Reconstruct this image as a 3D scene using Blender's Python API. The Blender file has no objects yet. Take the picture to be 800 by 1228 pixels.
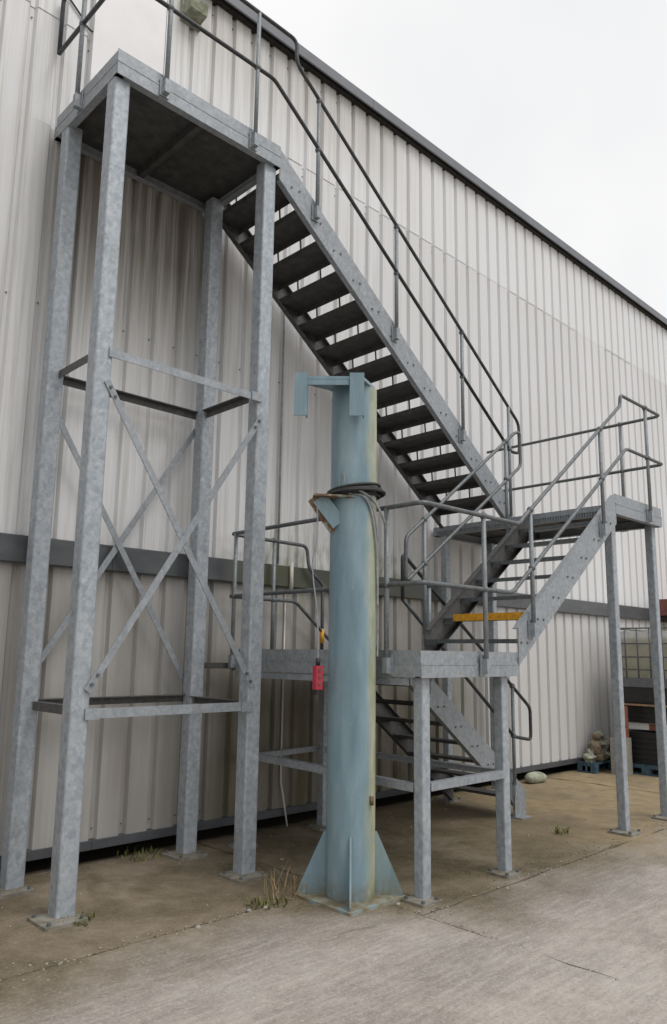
import bpy, math, random
from mathutils import Vector, Matrix
random.seed(7)
scene = bpy.context.scene
C = scene.collection

# ------------------------------------------------------------------ camera
FWD = Vector((0.68533, 0.7078, 0.17129)); RGT = Vector((0.71672, -0.69723, 0.01351)); UPV = Vector((-0.12899, -0.11351, 0.98513))
cam = bpy.data.cameras.new('camera'); cam_o = bpy.data.objects.new('camera', cam); C.objects.link(cam_o)
m = Matrix((RGT, UPV, -FWD)).transposed().to_4x4(); m.translation = (0, -5.72, 1.62)
cam_o.matrix_world = m
cam.sensor_fit = 'HORIZONTAL'; cam.sensor_width = 36.0; cam.lens = 911.6 / 800 * 36
cam.shift_y = 11.08 / 800
cam.clip_start = 0.05; cam.clip_end = 2000
scene.camera = cam_o

# ------------------------------------------------------------------ sky, sun, exposure
SUN_EL, SUN_AZ = math.radians(58), math.radians(166)      # azimuth measured from +Y towards +X
w = bpy.data.worlds.new('World'); scene.world = w; w.use_nodes = True
wn = w.node_tree.nodes; wl = w.node_tree.links; wn.clear()
out = wn.new('ShaderNodeOutputWorld'); bg = wn.new('ShaderNodeBackground')
sky = wn.new('ShaderNodeTexSky'); sky.sky_type = 'NISHITA'; sky.sun_disc = False
sky.sun_elevation = SUN_EL; sky.sun_rotation = SUN_AZ; sky.dust_density = 4.0; sky.air_density = 1.0
tc = wn.new('ShaderNodeTexCoord'); nz = wn.new('ShaderNodeTexNoise'); nz.inputs['Scale'].default_value = 2.3
nz.inputs['Detail'].default_value = 4; nz.inputs['Roughness'].default_value = 0.5
cr = wn.new('ShaderNodeValToRGB'); cr.color_ramp.elements[0].position = 0.33; cr.color_ramp.elements[1].position = 0.66
cr.color_ramp.elements[0].color = (9.2, 9.22, 9.3, 1); cr.color_ramp.elements[1].color = (10.5, 10.45, 10.35, 1)
mx = wn.new('ShaderNodeMixRGB'); mx.inputs['Fac'].default_value = 0.93
wl.new(tc.outputs['Generated'], nz.inputs['Vector']); wl.new(nz.outputs['Fac'], cr.inputs['Fac'])
wl.new(sky.outputs['Color'], mx.inputs['Color1']); wl.new(cr.outputs['Color'], mx.inputs['Color2'])
wl.new(mx.outputs['Color'], bg.inputs['Color']); bg.inputs['Strength'].default_value = 0.1
wl.new(bg.outputs['Background'], out.inputs['Surface'])
sun = bpy.data.lights.new('sun', 'SUN'); sun.energy = 1.5; sun.angle = math.radians(28); sun.color = (1, 0.975, 0.945)
sun_o = bpy.data.objects.new('sun', sun); C.objects.link(sun_o)
sd = Vector((math.sin(SUN_AZ) * math.cos(SUN_EL), math.cos(SUN_AZ) * math.cos(SUN_EL), math.sin(SUN_EL)))
sun_o.rotation_euler = sd.to_track_quat('Z', 'Y').to_euler()
scene.view_settings.view_transform = 'Standard'; scene.view_settings.look = 'None'
scene.view_settings.exposure = 0.0; scene.view_settings.gamma = 1.0; scene.view_settings.use_curve_mapping = False

# ------------------------------------------------------------------ helpers
ORI = {}                                                   # world origin of every object that may be a parent

class MB:
    """collects simple shapes in world coordinates, then links them as ONE mesh object"""
    def __init__(s): s.v = []; s.f = []; s.sm = []
    def add(s, vs, fs, smooth=False):
        b = len(s.v); s.v += [Vector(v) for v in vs]
        s.f += [tuple(i + b for i in f) for f in fs]; s.sm += [smooth] * len(fs)
        return s
    def box(s, x0, x1, y0, y1, z0, z1, bev=0.0):
        if bev <= 0:
            vs = [(x, y, z) for x in (x0, x1) for y in (y0, y1) for z in (z0, z1)]
            return s.add(vs, [(0, 1, 3, 2), (4, 6, 7, 5), (0, 4, 5, 1), (2, 3, 7, 6), (0, 2, 6, 4), (1, 5, 7, 3)])
        return s.prism([(x0 + bev, y0), (x1 - bev, y0), (x1, y0 + bev), (x1, y1 - bev), (x1 - bev, y1), (x0 + bev, y1), (x0, y1 - bev), (x0, y0 + bev)], z0, z1)
    def prism(s, pts, z0, z1, axis='z'):
        n = len(pts)
        def P(p, h):
            if axis == 'z': return (p[0], p[1], h)
            if axis == 'y': return (p[0], h, p[1])
            return (h, p[0], p[1])
        vs = [P(p, z0) for p in pts] + [P(p, z1) for p in pts]
        fs = [(i, (i + 1) % n, n + (i + 1) % n, n + i) for i in range(n)] + [tuple(range(n))[::-1], tuple(range(n, 2 * n))]
        return s.add(vs, fs)
    def bar(s, a, b, wd, ht, up=(0, 0, 1)):
        a = Vector(a); b = Vector(b); d = (b - a).normalized(); u = Vector(up)
        sx = d.cross(u).normalized() * (wd / 2); sz = sx.cross(d).normalized() * (ht / 2)
        vs = [p + i * sx + j * sz for p in (a, b) for i, j in ((-1, -1), (1, -1), (1, 1), (-1, 1))]
        return s.add(vs, [(3, 2, 1, 0), (4, 5, 6, 7), (0, 1, 5, 4), (1, 2, 6, 5), (2, 3, 7, 6), (3, 0, 4, 7)])
    def angle(s, a, b, leg, th, n1, n2):
        """L-section along a-b, legs pointing along n1 and n2"""
        n1 = Vector(n1).normalized(); n2 = Vector(n2).normalized(); a = Vector(a); b = Vector(b)
        pr = [(0, 0), (leg, 0), (leg, th), (th, th), (th, leg), (0, leg)]
        vs = [p + n1 * i + n2 * j for p in (a, b) for i, j in pr]
        return s.add(vs, [(i, (i + 1) % 6, 6 + (i + 1) % 6, 6 + i) for i in range(6)] + [(5, 4, 3, 2, 1, 0), (6, 7, 8, 9, 10, 11)])
    def tube(s, pts, r, n=10, closed=False, fillet=0.0):
        P = [Vector(p) for p in pts]
        if fillet > 0:
            Q = []; N = len(P)
            for i, p in enumerate(P):
                if not closed and i in (0, N - 1): Q.append(p); continue
                a, b = P[(i - 1) % N], P[(i + 1) % N]
                da, db = a - p, b - p; f = min(fillet, da.length * .45, db.length * .45)
                p0 = p + da.normalized() * f; p1 = p + db.normalized() * f
                for k in range(6):
                    t = k / 5; Q.append((1 - t) ** 2 * p0 + 2 * t * (1 - t) * p + t * t * p1)
            P = Q
        N = len(P); rings = []; prev = None
        for i in range(N):
            a = P[(i - 1) % N] if (closed or i > 0) else P[i]; b = P[(i + 1) % N] if (closed or i < N - 1) else P[i]
            t = (b - a).normalized()
            if prev is None:
                u = t.cross(Vector((0, 0, 1)))
                if u.length < 1e-3: u = t.cross(Vector((1, 0, 0)))
                u.normalize()
            else:
                u = (prev - t * prev.dot(t)).normalized()
            prev = u; v = t.cross(u)
            rings.append([P[i] + (u * math.cos(2 * math.pi * k / n) + v * math.sin(2 * math.pi * k / n)) * r for k in range(n)])
        vs = [q for R in rings for q in R]; fs = []
        for i in range(N if closed else N - 1):
            j = (i + 1) % N
            for k in range(n): fs.append((i * n + k, i * n + (k + 1) % n, j * n + (k + 1) % n, j * n + k))
        s.add(vs, fs, True)
        if not closed:
            b = len(s.v) - N * n
            s.f += [tuple(b + k for k in range(n))[::-1], tuple(b + (N - 1) * n + k for k in range(n))]; s.sm += [False, False]
        return s
    def ball(s, c, r, n=8, m=6, sq=(1, 1, 1)):
        c = Vector(c); vs = []; fs = []
        for i in range(m + 1):
            th = math.pi * i / m
            for k in range(n):
                ph = 2 * math.pi * k / n
                vs.append(c + Vector((math.sin(th) * math.cos(ph) * sq[0], math.sin(th) * math.sin(ph) * sq[1], math.cos(th) * sq[2])) * r)
        for i in range(m):
            for k in range(n): fs.append((i * n + k, (i + 1) * n + k, (i + 1) * n + (k + 1) % n, i * n + (k + 1) % n))
        return s.add(vs, fs, True)
    def build(s, name, mat, parent=None, origin=None):
        o0 = Vector(origin) if origin is not None else (ORI[parent.name] if parent else Vector((0, 0, 0)))
        me = bpy.data.meshes.new(name); me.from_pydata([tuple(v - o0) for v in s.v], [], s.f)
        me.polygons.foreach_set('use_smooth', s.sm); me.materials.append(mat); me.update()
        return link(name, me, o0, parent)

def link(name, me, o0, parent=None):
    o = bpy.data.objects.new(name, me); C.objects.link(o)
    o.location = o0 - (ORI[parent.name] if parent else Vector((0, 0, 0)))
    if parent: o.parent = parent
    ORI[o.name] = Vector(o0)
    return o
def thing(name, label, cat, loc, group=None):
    o = bpy.data.objects.new(name, None); C.objects.link(o); o.location = loc; o.empty_display_size = .2
    ORI[o.name] = Vector(loc); return tag(o, label, cat, group)
def tag(o, label, cat, group=None):
    o['label'] = label; o['category'] = cat
    if group: o['group'] = group
    return o

# ------------------------------------------------------------------ materials (colour varies by world position)
def hexm(name, r, h, mat):
    mb = MB().prism([(r * math.cos(k * math.pi / 3), r * math.sin(k * math.pi / 3)) for k in range(6)], 0, h)
    me = bpy.data.meshes.new(name); me.from_pydata([tuple(v) for v in mb.v], [], mb.f); me.materials.append(mat); return me
BOLT = {}
def bolt(p, d, parent, r=.012, h=.013):
    k = (r, h)
    if k not in BOLT: BOLT[k] = hexm('bolt', r, h, M['rail'])
    o = link('bolt', BOLT[k], Vector(p), parent); o.rotation_euler = Vector(d).to_track_quat('Z', 'Y').to_euler(); return o
class NT:
    def __init__(s, name):
        s.m = bpy.data.materials.new(name); s.m.use_nodes = True
        s.n = s.m.node_tree.nodes; s.l = s.m.node_tree.links; s.b = s.n['Principled BSDF']
        s.geo = s.n.new('ShaderNodeNewGeometry')
    def pos(s, scale=(1, 1, 1)):
        mp = s.n.new('ShaderNodeMapping'); mp.inputs['Scale'].default_value = scale
        s.l.new(s.geo.outputs['Position'], mp.inputs['Vector']); return mp.outputs['Vector']
    def noise(s, sc, vec=None, det=5, rough=.6, dist=0):
        t = s.n.new('ShaderNodeTexNoise'); t.inputs['Scale'].default_value = sc; t.inputs['Detail'].default_value = det
        t.inputs['Roughness'].default_value = rough; t.inputs['Distortion'].default_value = dist
        s.l.new(vec or s.pos(), t.inputs['Vector']); return t.outputs['Fac']
    def vor(s, sc, vec=None, out='Color'):
        t = s.n.new('ShaderNodeTexVoronoi'); t.inputs['Scale'].default_value = sc
        s.l.new(vec or s.pos(), t.inputs['Vector']); return t.outputs[out]
    def ramp(s, fac, stops):
        r = s.n.new('ShaderNodeValToRGB'); e = r.color_ramp.elements
        while len(e) < len(stops): e.new(0.5)
        for i, (p, c) in enumerate(stops):
            e[i].position = p; e[i].color = (c if isinstance(c, tuple) else (c, c, c)) + (1,)
        s.l.new(fac, r.inputs['Fac']); return r.outputs['Color']
    def mix(s, fac, a, b, mode='MIX'):
        x = s.n.new('ShaderNodeMixRGB'); x.blend_type = mode
        for k, val in (('Fac', fac), ('Color1', a), ('Color2', b)):
            if isinstance(val, (int, float)): x.inputs[k].default_value = val
            elif isinstance(val, tuple): x.inputs[k].default_value = val + (1,)
            else: s.l.new(val, x.inputs[k])
        return x.outputs['Color']
    def math(s, op, a, b=0.0, clamp=True):
        x = s.n.new('ShaderNodeMath'); x.operation = op; x.use_clamp = clamp
        for i, val in enumerate((a, b)):
            if isinstance(val, (int, float)): x.inputs[i].default_value = val
            else: s.l.new(val, x.inputs[i])
        return x.outputs[0]
    def sep(s):
        x = s.n.new('ShaderNodeSeparateXYZ'); s.l.new(s.geo.outputs['Position'], x.inputs[0]); return x.outputs
    def mrange(s, val, a, b):
        x = s.n.new('ShaderNodeMapRange'); x.inputs['From Min'].default_value = a; x.inputs['From Max'].default_value = b
        s.l.new(val, x.inputs['Value']); return x.outputs['Result']
    def bump(s, h, strength=.3, dist=.01):
        b = s.n.new('ShaderNodeBump'); b.inputs['Strength'].default_value = strength; b.inputs['Distance'].default_value = dist
        s.l.new(h, b.inputs['Height']); s.l.new(b.outputs['Normal'], s.b.inputs['Normal'])
    def done(s, col, rough=.6, metal=0.0):
        for k, val in (('Base Color', col), ('Roughness', rough), ('Metallic', metal)):
            if isinstance(val, (int, float)): s.b.inputs[k].default_value = val
            elif isinstance(val, tuple): s.b.inputs[k].default_value = val + (1,)
            else: s.l.new(val, s.b.inputs[k])
        return s.m
def galv(name, lo, mid, hi, metal=.25, sc=38, rough=.52):
    t = NT(name); d = t.noise(9, det=2)
    vec = t.n.new('ShaderNodeVectorMath'); vec.operation = 'ADD'
    cmb = t.n.new('ShaderNodeCombineXYZ'); md = t.math('MULTIPLY', d, .08, False)
    for i in range(3): t.l.new(md, cmb.inputs[i])
    t.l.new(t.pos((1, 1, .75)), vec.inputs[0]); t.l.new(cmb.outputs[0], vec.inputs[1])
    sp = t.ramp(t.vor(sc, vec.outputs[0]), [(.15, lo), (.5, mid), (.9, hi)])
    n2 = t.ramp(t.noise(5, det=6), [(.3, lo), (.55, mid), (.75, hi)])
    n3 = t.ramp(t.noise(24, det=6, rough=.72), [(.36, lo), (.5, mid), (.64, hi)])
    c = t.mix(.42, t.mix(.35, sp, n2), n3)
    dirt = t.ramp(t.noise(3.1, t.pos((3, 3, .7)), det=7), [(.56, 0.0), (.8, .5)])
    c = t.mix(dirt, c, (.17, .165, .15))
    t.bump(t.noise(120, det=3), .12, .003)
    return t.done(c, rough, metal)
M = {}
M['galv'] = galv('galvanised steel', (.235, .265, .295), (.345, .38, .415), (.485, .52, .55), sc=34)
M['galv2'] = galv('galvanised beams', (.215, .237, .257), (.295, .32, .343), (.385, .412, .435), sc=45)
M['rail'] = galv('galvanised tube', (.075, .085, .09), (.122, .134, .139), (.185, .198, .203), metal=.3, sc=70, rough=.5)
M['darkrail'] = galv('dark shaded tube', (.030, .033, .036), (.05, .054, .058), (.08, .085, .09), metal=.2, sc=70, rough=.5)  # darker copy of the tube; shade seen from below is in the colour
M['darkgalv'] = galv('dark shaded channel', (.055, .055, .055), (.085, .084, .083), (.13, .128, .125), metal=.1, sc=45, rough=.6)  # darkened galv for rear stringers and ties; undersides' shade is in the colour
M['post'] = galv('galvanised posts', (.15, .17, .183), (.215, .237, .25), (.30, .325, .34), metal=.25, sc=70)
def plain(name, c, rough=.6, metal=0, var=.35, sc=20, bump=.1):
    t = NT(name); n = t.noise(sc, det=6)
    col = t.mix(1.0, c, t.ramp(n, [(.3, 1 - var), (.7, 1 + var * .6)]), 'MULTIPLY')
    if bump: t.bump(t.noise(90, det=4), bump, .004)
    return t.done(col, rough, metal)
M['darksteel'] = plain('dark chequer plate', (.075, .073, .07), .75, .1, .4, 12)
M['black'] = plain('black plastic', (.018, .018, .02), .5, 0, .3)
M['rubber'] = plain('black rubber', (.02, .018, .02), .6)
M['greycable'] = plain('grey cable', (.3, .32, .33), .5)
M['red'] = plain('red plastic', (.40, .03, .055), .5, 0, .2)
M['yellow'] = plain('yellow paint', (.75, .36, .02), .6, 0, .3, 30)
M['wood'] = plain('weathered board', (.34, .22, .13), .8, 0, .4, 15)
M['blueplastic'] = plain('blue pallet', (.05, .1, .14), .6, 0, .4)
M['whitepl'] = plain('white card', (.72, .72, .70), .7, 0, .12)
M['redbrown'] = plain('red brown paint', (.20, .075, .06), .7, 0, .4)
M['greyplastic'] = plain('grey tray', (.13, .135, .145), .6, 0, .3)
M['void'] = plain('dark plinth', (.03, .028, .025), .95, 0, .5)
M['fascia'] = plain('grey painted trim', (.165, .175, .195), .5, 0, .15, 3, .03)
M['flash'] = plain('dark grey flashing', (.075, .08, .088), .55, 0, .25, 4, .03)
M['brick'] = plain('terracotta', (.26, .09, .05), .85)
M['stone'] = plain('stone', (.33, .31, .27), .9, 0, .4, 40, .3)
M['cap'] = plain('white conduit', (.55, .53, .48), .5, 0, .15)
def mossy():
    t = NT('mossy stone'); c = t.ramp(t.noise(14, det=7), [(.35, (.19, .2, .13)), (.55, (.33, .35, .27)), (.7, (.42, .44, .36))])
    t.bump(t.noise(30), .4, .02); return t.done(c, .9)
M['mossy'] = mossy()
M['mossy2'] = plain('brown rubble', (.22, .17, .12), .9, 0, .5, 30, .4)
def trim_band():
    t = NT('slate grey trim'); base = t.ramp(t.noise(4, t.pos((.6, 1, 2))), [(.35, (.062, .066, .072)), (.7, (.10, .105, .11))])
    x = t.sep()[0]
    reg = t.math('MULTIPLY', t.mrange(x, 4.0, 4.5), t.math('SUBTRACT', 1.0, t.mrange(x, 6.2, 8.0)))
    moss = t.math('MULTIPLY', reg, t.ramp(t.noise(5, t.pos((1, 1, .5))), [(.35, .1), (.6, .85)]))
    return t.done(t.mix(moss, base, (.075, .08, .03)), .42)
M['band'] = trim_band()
def cladding():
    t = NT('off white profiled sheet')
    obj = t.n.new('ShaderNodeObjectInfo')
    base = t.ramp(obj.outputs['Random'], [(0, (.665, .668, .672)), (1, (.705, .708, .712))])
    x, y, z = t.sep()
    big = t.noise(.8, t.pos((1.2, 1, .35)), det=4)
    base = t.mix(1.0, base, t.ramp(big, [(.3, (.93, .925, .915)), (.7, (1.02, 1.02, 1.025))]), 'MULTIPLY')
    base = t.mix(t.math('GREATER_THAN', z, 6.9), base, t.mix(.5, base, (.78, .785, .79)))
    left = t.math('SUBTRACT', 1.0, t.mrange(x, 4.0, 8.5))
    # rain streaks, thickest on the older sheets near the tower
    st = t.noise(3.2, t.pos((6, 3, .14)), det=7, rough=.65)
    sm = t.math('MULTIPLY', t.ramp(st, [(.47, 0.0), (.75, .75)]), t.math('ADD', t.math('MULTIPLY', left, .75), .14))
    base = t.mix(sm, base, (.33, .30, .25))
    fine = t.noise(8, t.pos((7, 7, .10)), det=5)
    base = t.mix(t.math('MULTIPLY', t.ramp(fine, [(.5, 0.0), (.85, .4)]), t.math('ADD', t.math('MULTIPLY', left, .7), .12)), base, (.37, .35, .31))
    # long dirt runs from platform and eaves, the platform's also darkened for its shadow
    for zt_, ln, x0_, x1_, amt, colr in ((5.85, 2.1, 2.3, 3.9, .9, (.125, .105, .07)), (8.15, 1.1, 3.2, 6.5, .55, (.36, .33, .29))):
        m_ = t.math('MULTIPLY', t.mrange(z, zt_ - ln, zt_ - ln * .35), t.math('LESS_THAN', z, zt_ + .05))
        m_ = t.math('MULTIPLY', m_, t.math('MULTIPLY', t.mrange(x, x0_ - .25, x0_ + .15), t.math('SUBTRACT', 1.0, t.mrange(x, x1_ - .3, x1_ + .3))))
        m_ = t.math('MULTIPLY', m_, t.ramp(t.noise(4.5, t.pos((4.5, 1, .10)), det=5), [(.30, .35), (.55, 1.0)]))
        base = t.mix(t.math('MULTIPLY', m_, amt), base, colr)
    # grime on the sheets below the band
    low = t.math('LESS_THAN', z, 2.4)
    gr = t.ramp(t.noise(1.3, t.pos((2, 2, .5)), det=6), [(.25, .55), (.75, 1.0)])
    g = t.math('MULTIPLY', t.math('MULTIPLY', low, gr), t.math('MAXIMUM', t.math('SUBTRACT', 1.0, t.mrange(x, 7.0, 8.6)), .30))
    base = t.mix(t.math('MULTIPLY', g, .9), base, (.245, .225, .20))
    mid = t.math('MULTIPLY', t.mrange(x, 3.5, 4.3), t.math('SUBTRACT', 1.0, t.mrange(x, 7.2, 8.6)))  # grime and algae behind the lower landing, plus the shade there painted in
    g2 = t.math('MULTIPLY', t.math('MULTIPLY', low, mid), t.math('MULTIPLY', t.math('SUBTRACT', 1.0, t.mrange(z, 1.1, 1.9)), t.ramp(t.noise(2.2, t.pos((2, 2, .4)), det=6), [(.3, .55), (.6, .95)])))
    base = t.mix(g2, base, (.115, .098, .055))
    # algae close to the trim band
    reg = t.math('MULTIPLY', t.mrange(x, 4.0, 4.7), t.math('SUBTRACT', 1.0, t.mrange(x, 6.5, 8.5)))
    al = t.math('MULTIPLY', t.math('MULTIPLY', reg, t.mrange(t.math('ABSOLUTE', t.math('SUBTRACT', z, 2.45, False), 0, False), .6, 0.0)),
                t.ramp(t.noise(6, t.pos((2.5, 1, .6)), det=6), [(.45, 0.0), (.62, .75)]))
    base = t.mix(al, base, (.21, .215, .09))
    t.bump(t.noise(2.2, t.pos((1, 1, .5)), det=3), .12, .02)
    return t.done(base, .48)
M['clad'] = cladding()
M['door'] = plain('white door paint', (.80, .79, .80), .45, 0, .05, 3, .02)
def bluepaint(lichen=True):
    t = NT('weathered blue paint' if lichen else 'blue paint on plates'); x, y, z = t.sep()
    c = t.ramp(t.noise(2.6, t.pos((3, 3, .6)), det=6), [(.3, (.13, .205, .245)), (.5, (.18, .27, .315)), (.72, (.255, .345, .385))])
    c = t.mix(t.ramp(t.noise(40, det=4), [(.62, 0.0), (.74, .5)]), c, (.30, .38, .39))
    # lichen on the side away from the weather, with its own ragged edge
    side = t.math('ADD', t.math('SUBTRACT', x, y, False), t.math('MULTIPLY', t.noise(7, t.pos((2, 2, .35)), det=6), .16, False), False)
    lich = t.ramp(t.mrange(side, 6.0, 6.10), [(0.0, 0.0), (1.0, .85 if lichen else .12)])
    c = t.mix(lich, c, t.ramp(t.noise(11, t.pos((1, 1, .4))), [(.35, (.30, .31, .17)), (.65, (.50, .48, .30))]))
    soil = t.math('MULTIPLY', t.math('SUBTRACT', 1.0, t.mrange(z, 0.0, .16)), t.ramp(t.noise(16, det=6), [(.35, 0.2), (.6, 1.0)]))
    c = t.mix(soil, c, (.16, .135, .075))
    scr = t.ramp(t.noise(30, t.pos((1, 1, 3)), det=5, rough=.7), [(.70, 0.0), (.74, .8)])
    c = t.mix(scr, c, (.13, .085, .06))
    t.bump(t.noise(25, t.pos((1, 1, .5)), det=5), .12, .005)
    return t.done(c, .42)
M['blue'] = bluepaint(); M['blue2'] = bluepaint(False)
def rusty():
    t = NT('rusted paint'); n = t.noise(14, det=7, rough=.7)
    c = t.ramp(n, [(.38, (.09, .05, .03)), (.5, (.2, .12, .06)), (.58, (.26, .33, .31)), (.75, (.23, .33, .35))])
    t.bump(n, .3, .008); return t.done(c, .8)
M['rusty'] = rusty()
def platepaint():
    t = NT('worn base plate paint'); n = t.noise(7, det=7, rough=.65)
    c = t.ramp(n, [(.40, (.16, .13, .08)), (.53, (.25, .24, .18)), (.60, (.22, .31, .34)), (.8, (.27, .39, .42))])
    t.bump(t.noise(30), .3, .006); return t.done(c, .7)
M['plate'] = platepaint()
def concrete(name, dry, old, mossc, joint=False):
    """dry: pale yard surface; old: brown weathered surface by the wall; the two run into each other along a ragged line"""
    t = NT(name); x, y, z = t.sep()
    def tone(cols):
        a = t.noise(1.0, det=9, rough=.64, dist=.5); b = t.noise(9, det=8, rough=.72)
        return t.ramp(t.mix(.45, a, b), [(.36, cols[0]), (.5, cols[1]), (.64, cols[2])])
    rot = t.n.new('ShaderNodeMapping'); rot.inputs['Rotation'].default_value = (0, 0, math.radians(9)); rot.inputs['Scale'].default_value = (1.1, 8, 1)
    t.l.new(t.geo.outputs['Position'], rot.inputs['Vector'])
    rid = t.noise(3.4, rot.outputs['Vector'], det=8, rough=.68)
    cy = tone(dry)
    blot = t.ramp(t.noise(.7, t.pos((1, 1.8, 1)), det=7, rough=.62), [(.44, 0.0), (.62, .7)])
    cy = t.mix(blot, cy, tuple(q * .80 for q in dry[0]))
    cy = t.mix(t.ramp(rid, [(.47, 0.0), (.68, .38)]), cy, tuple(min(1, q * 1.28) for q in dry[2]))
    cy = t.mix(t.ramp(rid, [(.30, .3), (.46, 0.0)]), cy, tuple(q * .72 for q in dry[0]))
    co = tone(old)
    mo = t.ramp(t.noise(1.5, det=8, rough=.66, dist=.5), [(.46, 0.0), (.62, .85)])
    co = t.mix(mo, co, t.ramp(t.noise(13, det=5), [(.35, mossc[0]), (.65, mossc[1])]))
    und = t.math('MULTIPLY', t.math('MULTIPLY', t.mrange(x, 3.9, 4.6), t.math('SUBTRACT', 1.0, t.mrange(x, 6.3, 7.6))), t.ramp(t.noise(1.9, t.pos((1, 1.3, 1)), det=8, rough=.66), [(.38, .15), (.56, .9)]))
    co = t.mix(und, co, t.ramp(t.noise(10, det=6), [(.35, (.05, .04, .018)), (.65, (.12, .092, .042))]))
    yel = t.math('MULTIPLY', t.mrange(x, 5.6, 7.6), t.ramp(t.noise(1.1, det=6), [(.35, .35), (.6, .95)]))
    co = t.mix(yel, co, t.ramp(t.noise(6, det=7), [(.3, (.215, .16, .080)), (.7, (.36, .275, .155))]))
    edge = t.math('ADD', y, t.math('MULTIPLY', t.math('SUBTRACT', t.noise(1.3, det=8, rough=.62), .5, False), 1.5, False), False)
    sh = t.math('MULTIPLY', t.mrange(x, 3.0, 4.4), .72, False)
    fac = t.mrange(t.math('ADD', edge, sh, False), -2.30, -1.60)
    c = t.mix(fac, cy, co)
    c = t.mix(t.ramp(t.noise(60, det=5, rough=.75), [(.50, .0), (.70, .55)]), c, t.mix(fac, tuple(q * 1.35 for q in dry[2]), tuple(q * 1.35 for q in old[2])))
    c = t.mix(t.ramp(t.noise(75, det=4, rough=.7), [(.56, 0.0), (.70, .6)]), c, tuple(q * .42 for q in dry[0]))
    cv = t.n.new('ShaderNodeTexVoronoi'); cv.feature = 'DISTANCE_TO_EDGE'; cv.inputs['Scale'].default_value = .33
    wv = t.n.new('ShaderNodeVectorMath'); wv.operation = 'ADD'; ns = t.n.new('ShaderNodeTexNoise'); ns.inputs['Scale'].default_value = 2.2; ns.inputs['Detail'].default_value = 7
    t.l.new(t.pos(), ns.inputs['Vector']); t.l.new(t.pos(), wv.inputs[0])
    sc_ = t.n.new('ShaderNodeVectorMath'); sc_.operation = 'SCALE'; sc_.inputs['Scale'].default_value = .55
    t.l.new(ns.outputs['Color'], sc_.inputs[0]); t.l.new(sc_.outputs[0], wv.inputs[1]); t.l.new(wv.outputs[0], cv.inputs['Vector'])
    cks = t.math('MULTIPLY', t.ramp(cv.outputs['Distance'], [(0.0, 1.0), (.006, 0.0)]), t.ramp(t.noise(.8, det=3), [(.54, 0.0), (.64, .45)]))
    c = t.mix(cks, c, (.07, .055, .035))
    h = t.mix(.5, t.mix(.5, rid, t.noise(34, det=8, rough=.75)), t.noise(3.0, det=6))
    h = t.mix(t.math('MULTIPLY', cks, .6), h, (0, 0, 0))
    t.bump(h, .6, .018)
    return t.done(c, .9)
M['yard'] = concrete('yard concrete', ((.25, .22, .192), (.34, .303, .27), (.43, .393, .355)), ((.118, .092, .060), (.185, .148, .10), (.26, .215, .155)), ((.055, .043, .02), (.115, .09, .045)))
M['apron'] = M['yard']
M['soil'] = plain('soil in joints', (.075, .06, .036), .95, 0, .5, 30, .4)
def leaf(name, a, b):
    t = NT(name); c = t.ramp(t.noise(25, det=3), [(.35, a), (.65, b)]); return t.done(c, .8)
M['moss'] = leaf('moss', (.085, .07, .035), (.19, .155, .09))
M['straw'] = leaf('dry grass', (.26, .18, .09), (.40, .30, .16))
M['weed'] = leaf('green weed', (.10, .11, .03), (.2, .19, .06))
def tank():
    t = NT('milky tank plastic'); z = t.sep()[2]
    c = t.ramp(t.mrange(z, 1.35, 2.02), [(0.0, (.34, .33, .21)), (.78, (.46, .43, .32)), (.86, (.80, .80, .77)), (1.0, (.80, .80, .78))])
    return t.done(t.mix(.25, c, t.ramp(t.noise(6), [(.3, .2), (.7, .7)])), .5)
M['tank'] = tank()

# ------------------------------------------------------------------ ground
def kind(o, k): o['kind'] = k; return o
g = MB(); S = 600
g.add([(-S, -S, -.035), (S, -S, -.035), (S, S, -.035), (-S, S, -.035)], [(0, 1, 2, 3)])
ground = kind(g.build('ground', M['soil']), 'structure')
def slab(x0, x1, y0, y1, mat, z=0.0, jit=.012, seg=.16):
    """a concrete slab whose arrises are chipped and wander a little"""
    pts = []
    def edge(ax, ay, bx, by):
        n = max(2, int(math.hypot(bx - ax, by - ay) / seg)); n = min(n, 90)
        for k in range(n):
            t = k / n; px, py = ax + (bx - ax) * t, ay + (by - ay) * t
            j = random.uniform(-jit, jit) * (1 if k else .3) - (random.random() < .12) * random.uniform(0, .03)
            if abs(bx - ax) > abs(by - ay): py += j * (1 if by > (y0 + y1) / 2 else -1)
            else: px += j * (1 if bx > (x0 + x1) / 2 else -1)
            pts.append((px, py))
    edge(x0, y0, x1, y0); edge(x1, y0, x1, y1); edge(x1, y1, x0, y1); edge(x0, y1, x0, y0)
    return MB().prism(pts, -.10, z).build('concrete_slab', mat, ground)
G = .011
ya, yb = -1.66, -2.44
for x0, x1 in ((-26, -10), (-10, -1.2), (-1.2, 4.0)):
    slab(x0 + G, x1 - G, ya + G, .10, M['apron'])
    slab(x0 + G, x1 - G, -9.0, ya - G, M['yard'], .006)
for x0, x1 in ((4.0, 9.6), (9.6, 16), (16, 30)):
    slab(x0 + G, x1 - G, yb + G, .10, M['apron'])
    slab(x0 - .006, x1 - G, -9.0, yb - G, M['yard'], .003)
for x0, x1 in ((-26, -10), (-10, -1.2), (-1.2, 4.0), (4.0, 9.6), (9.6, 16), (16, 30)):
    slab(x0 + G, x1 - G, -30, -9.0 - 2 * G, M['yard'], random.uniform(-.003, .004))

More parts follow.
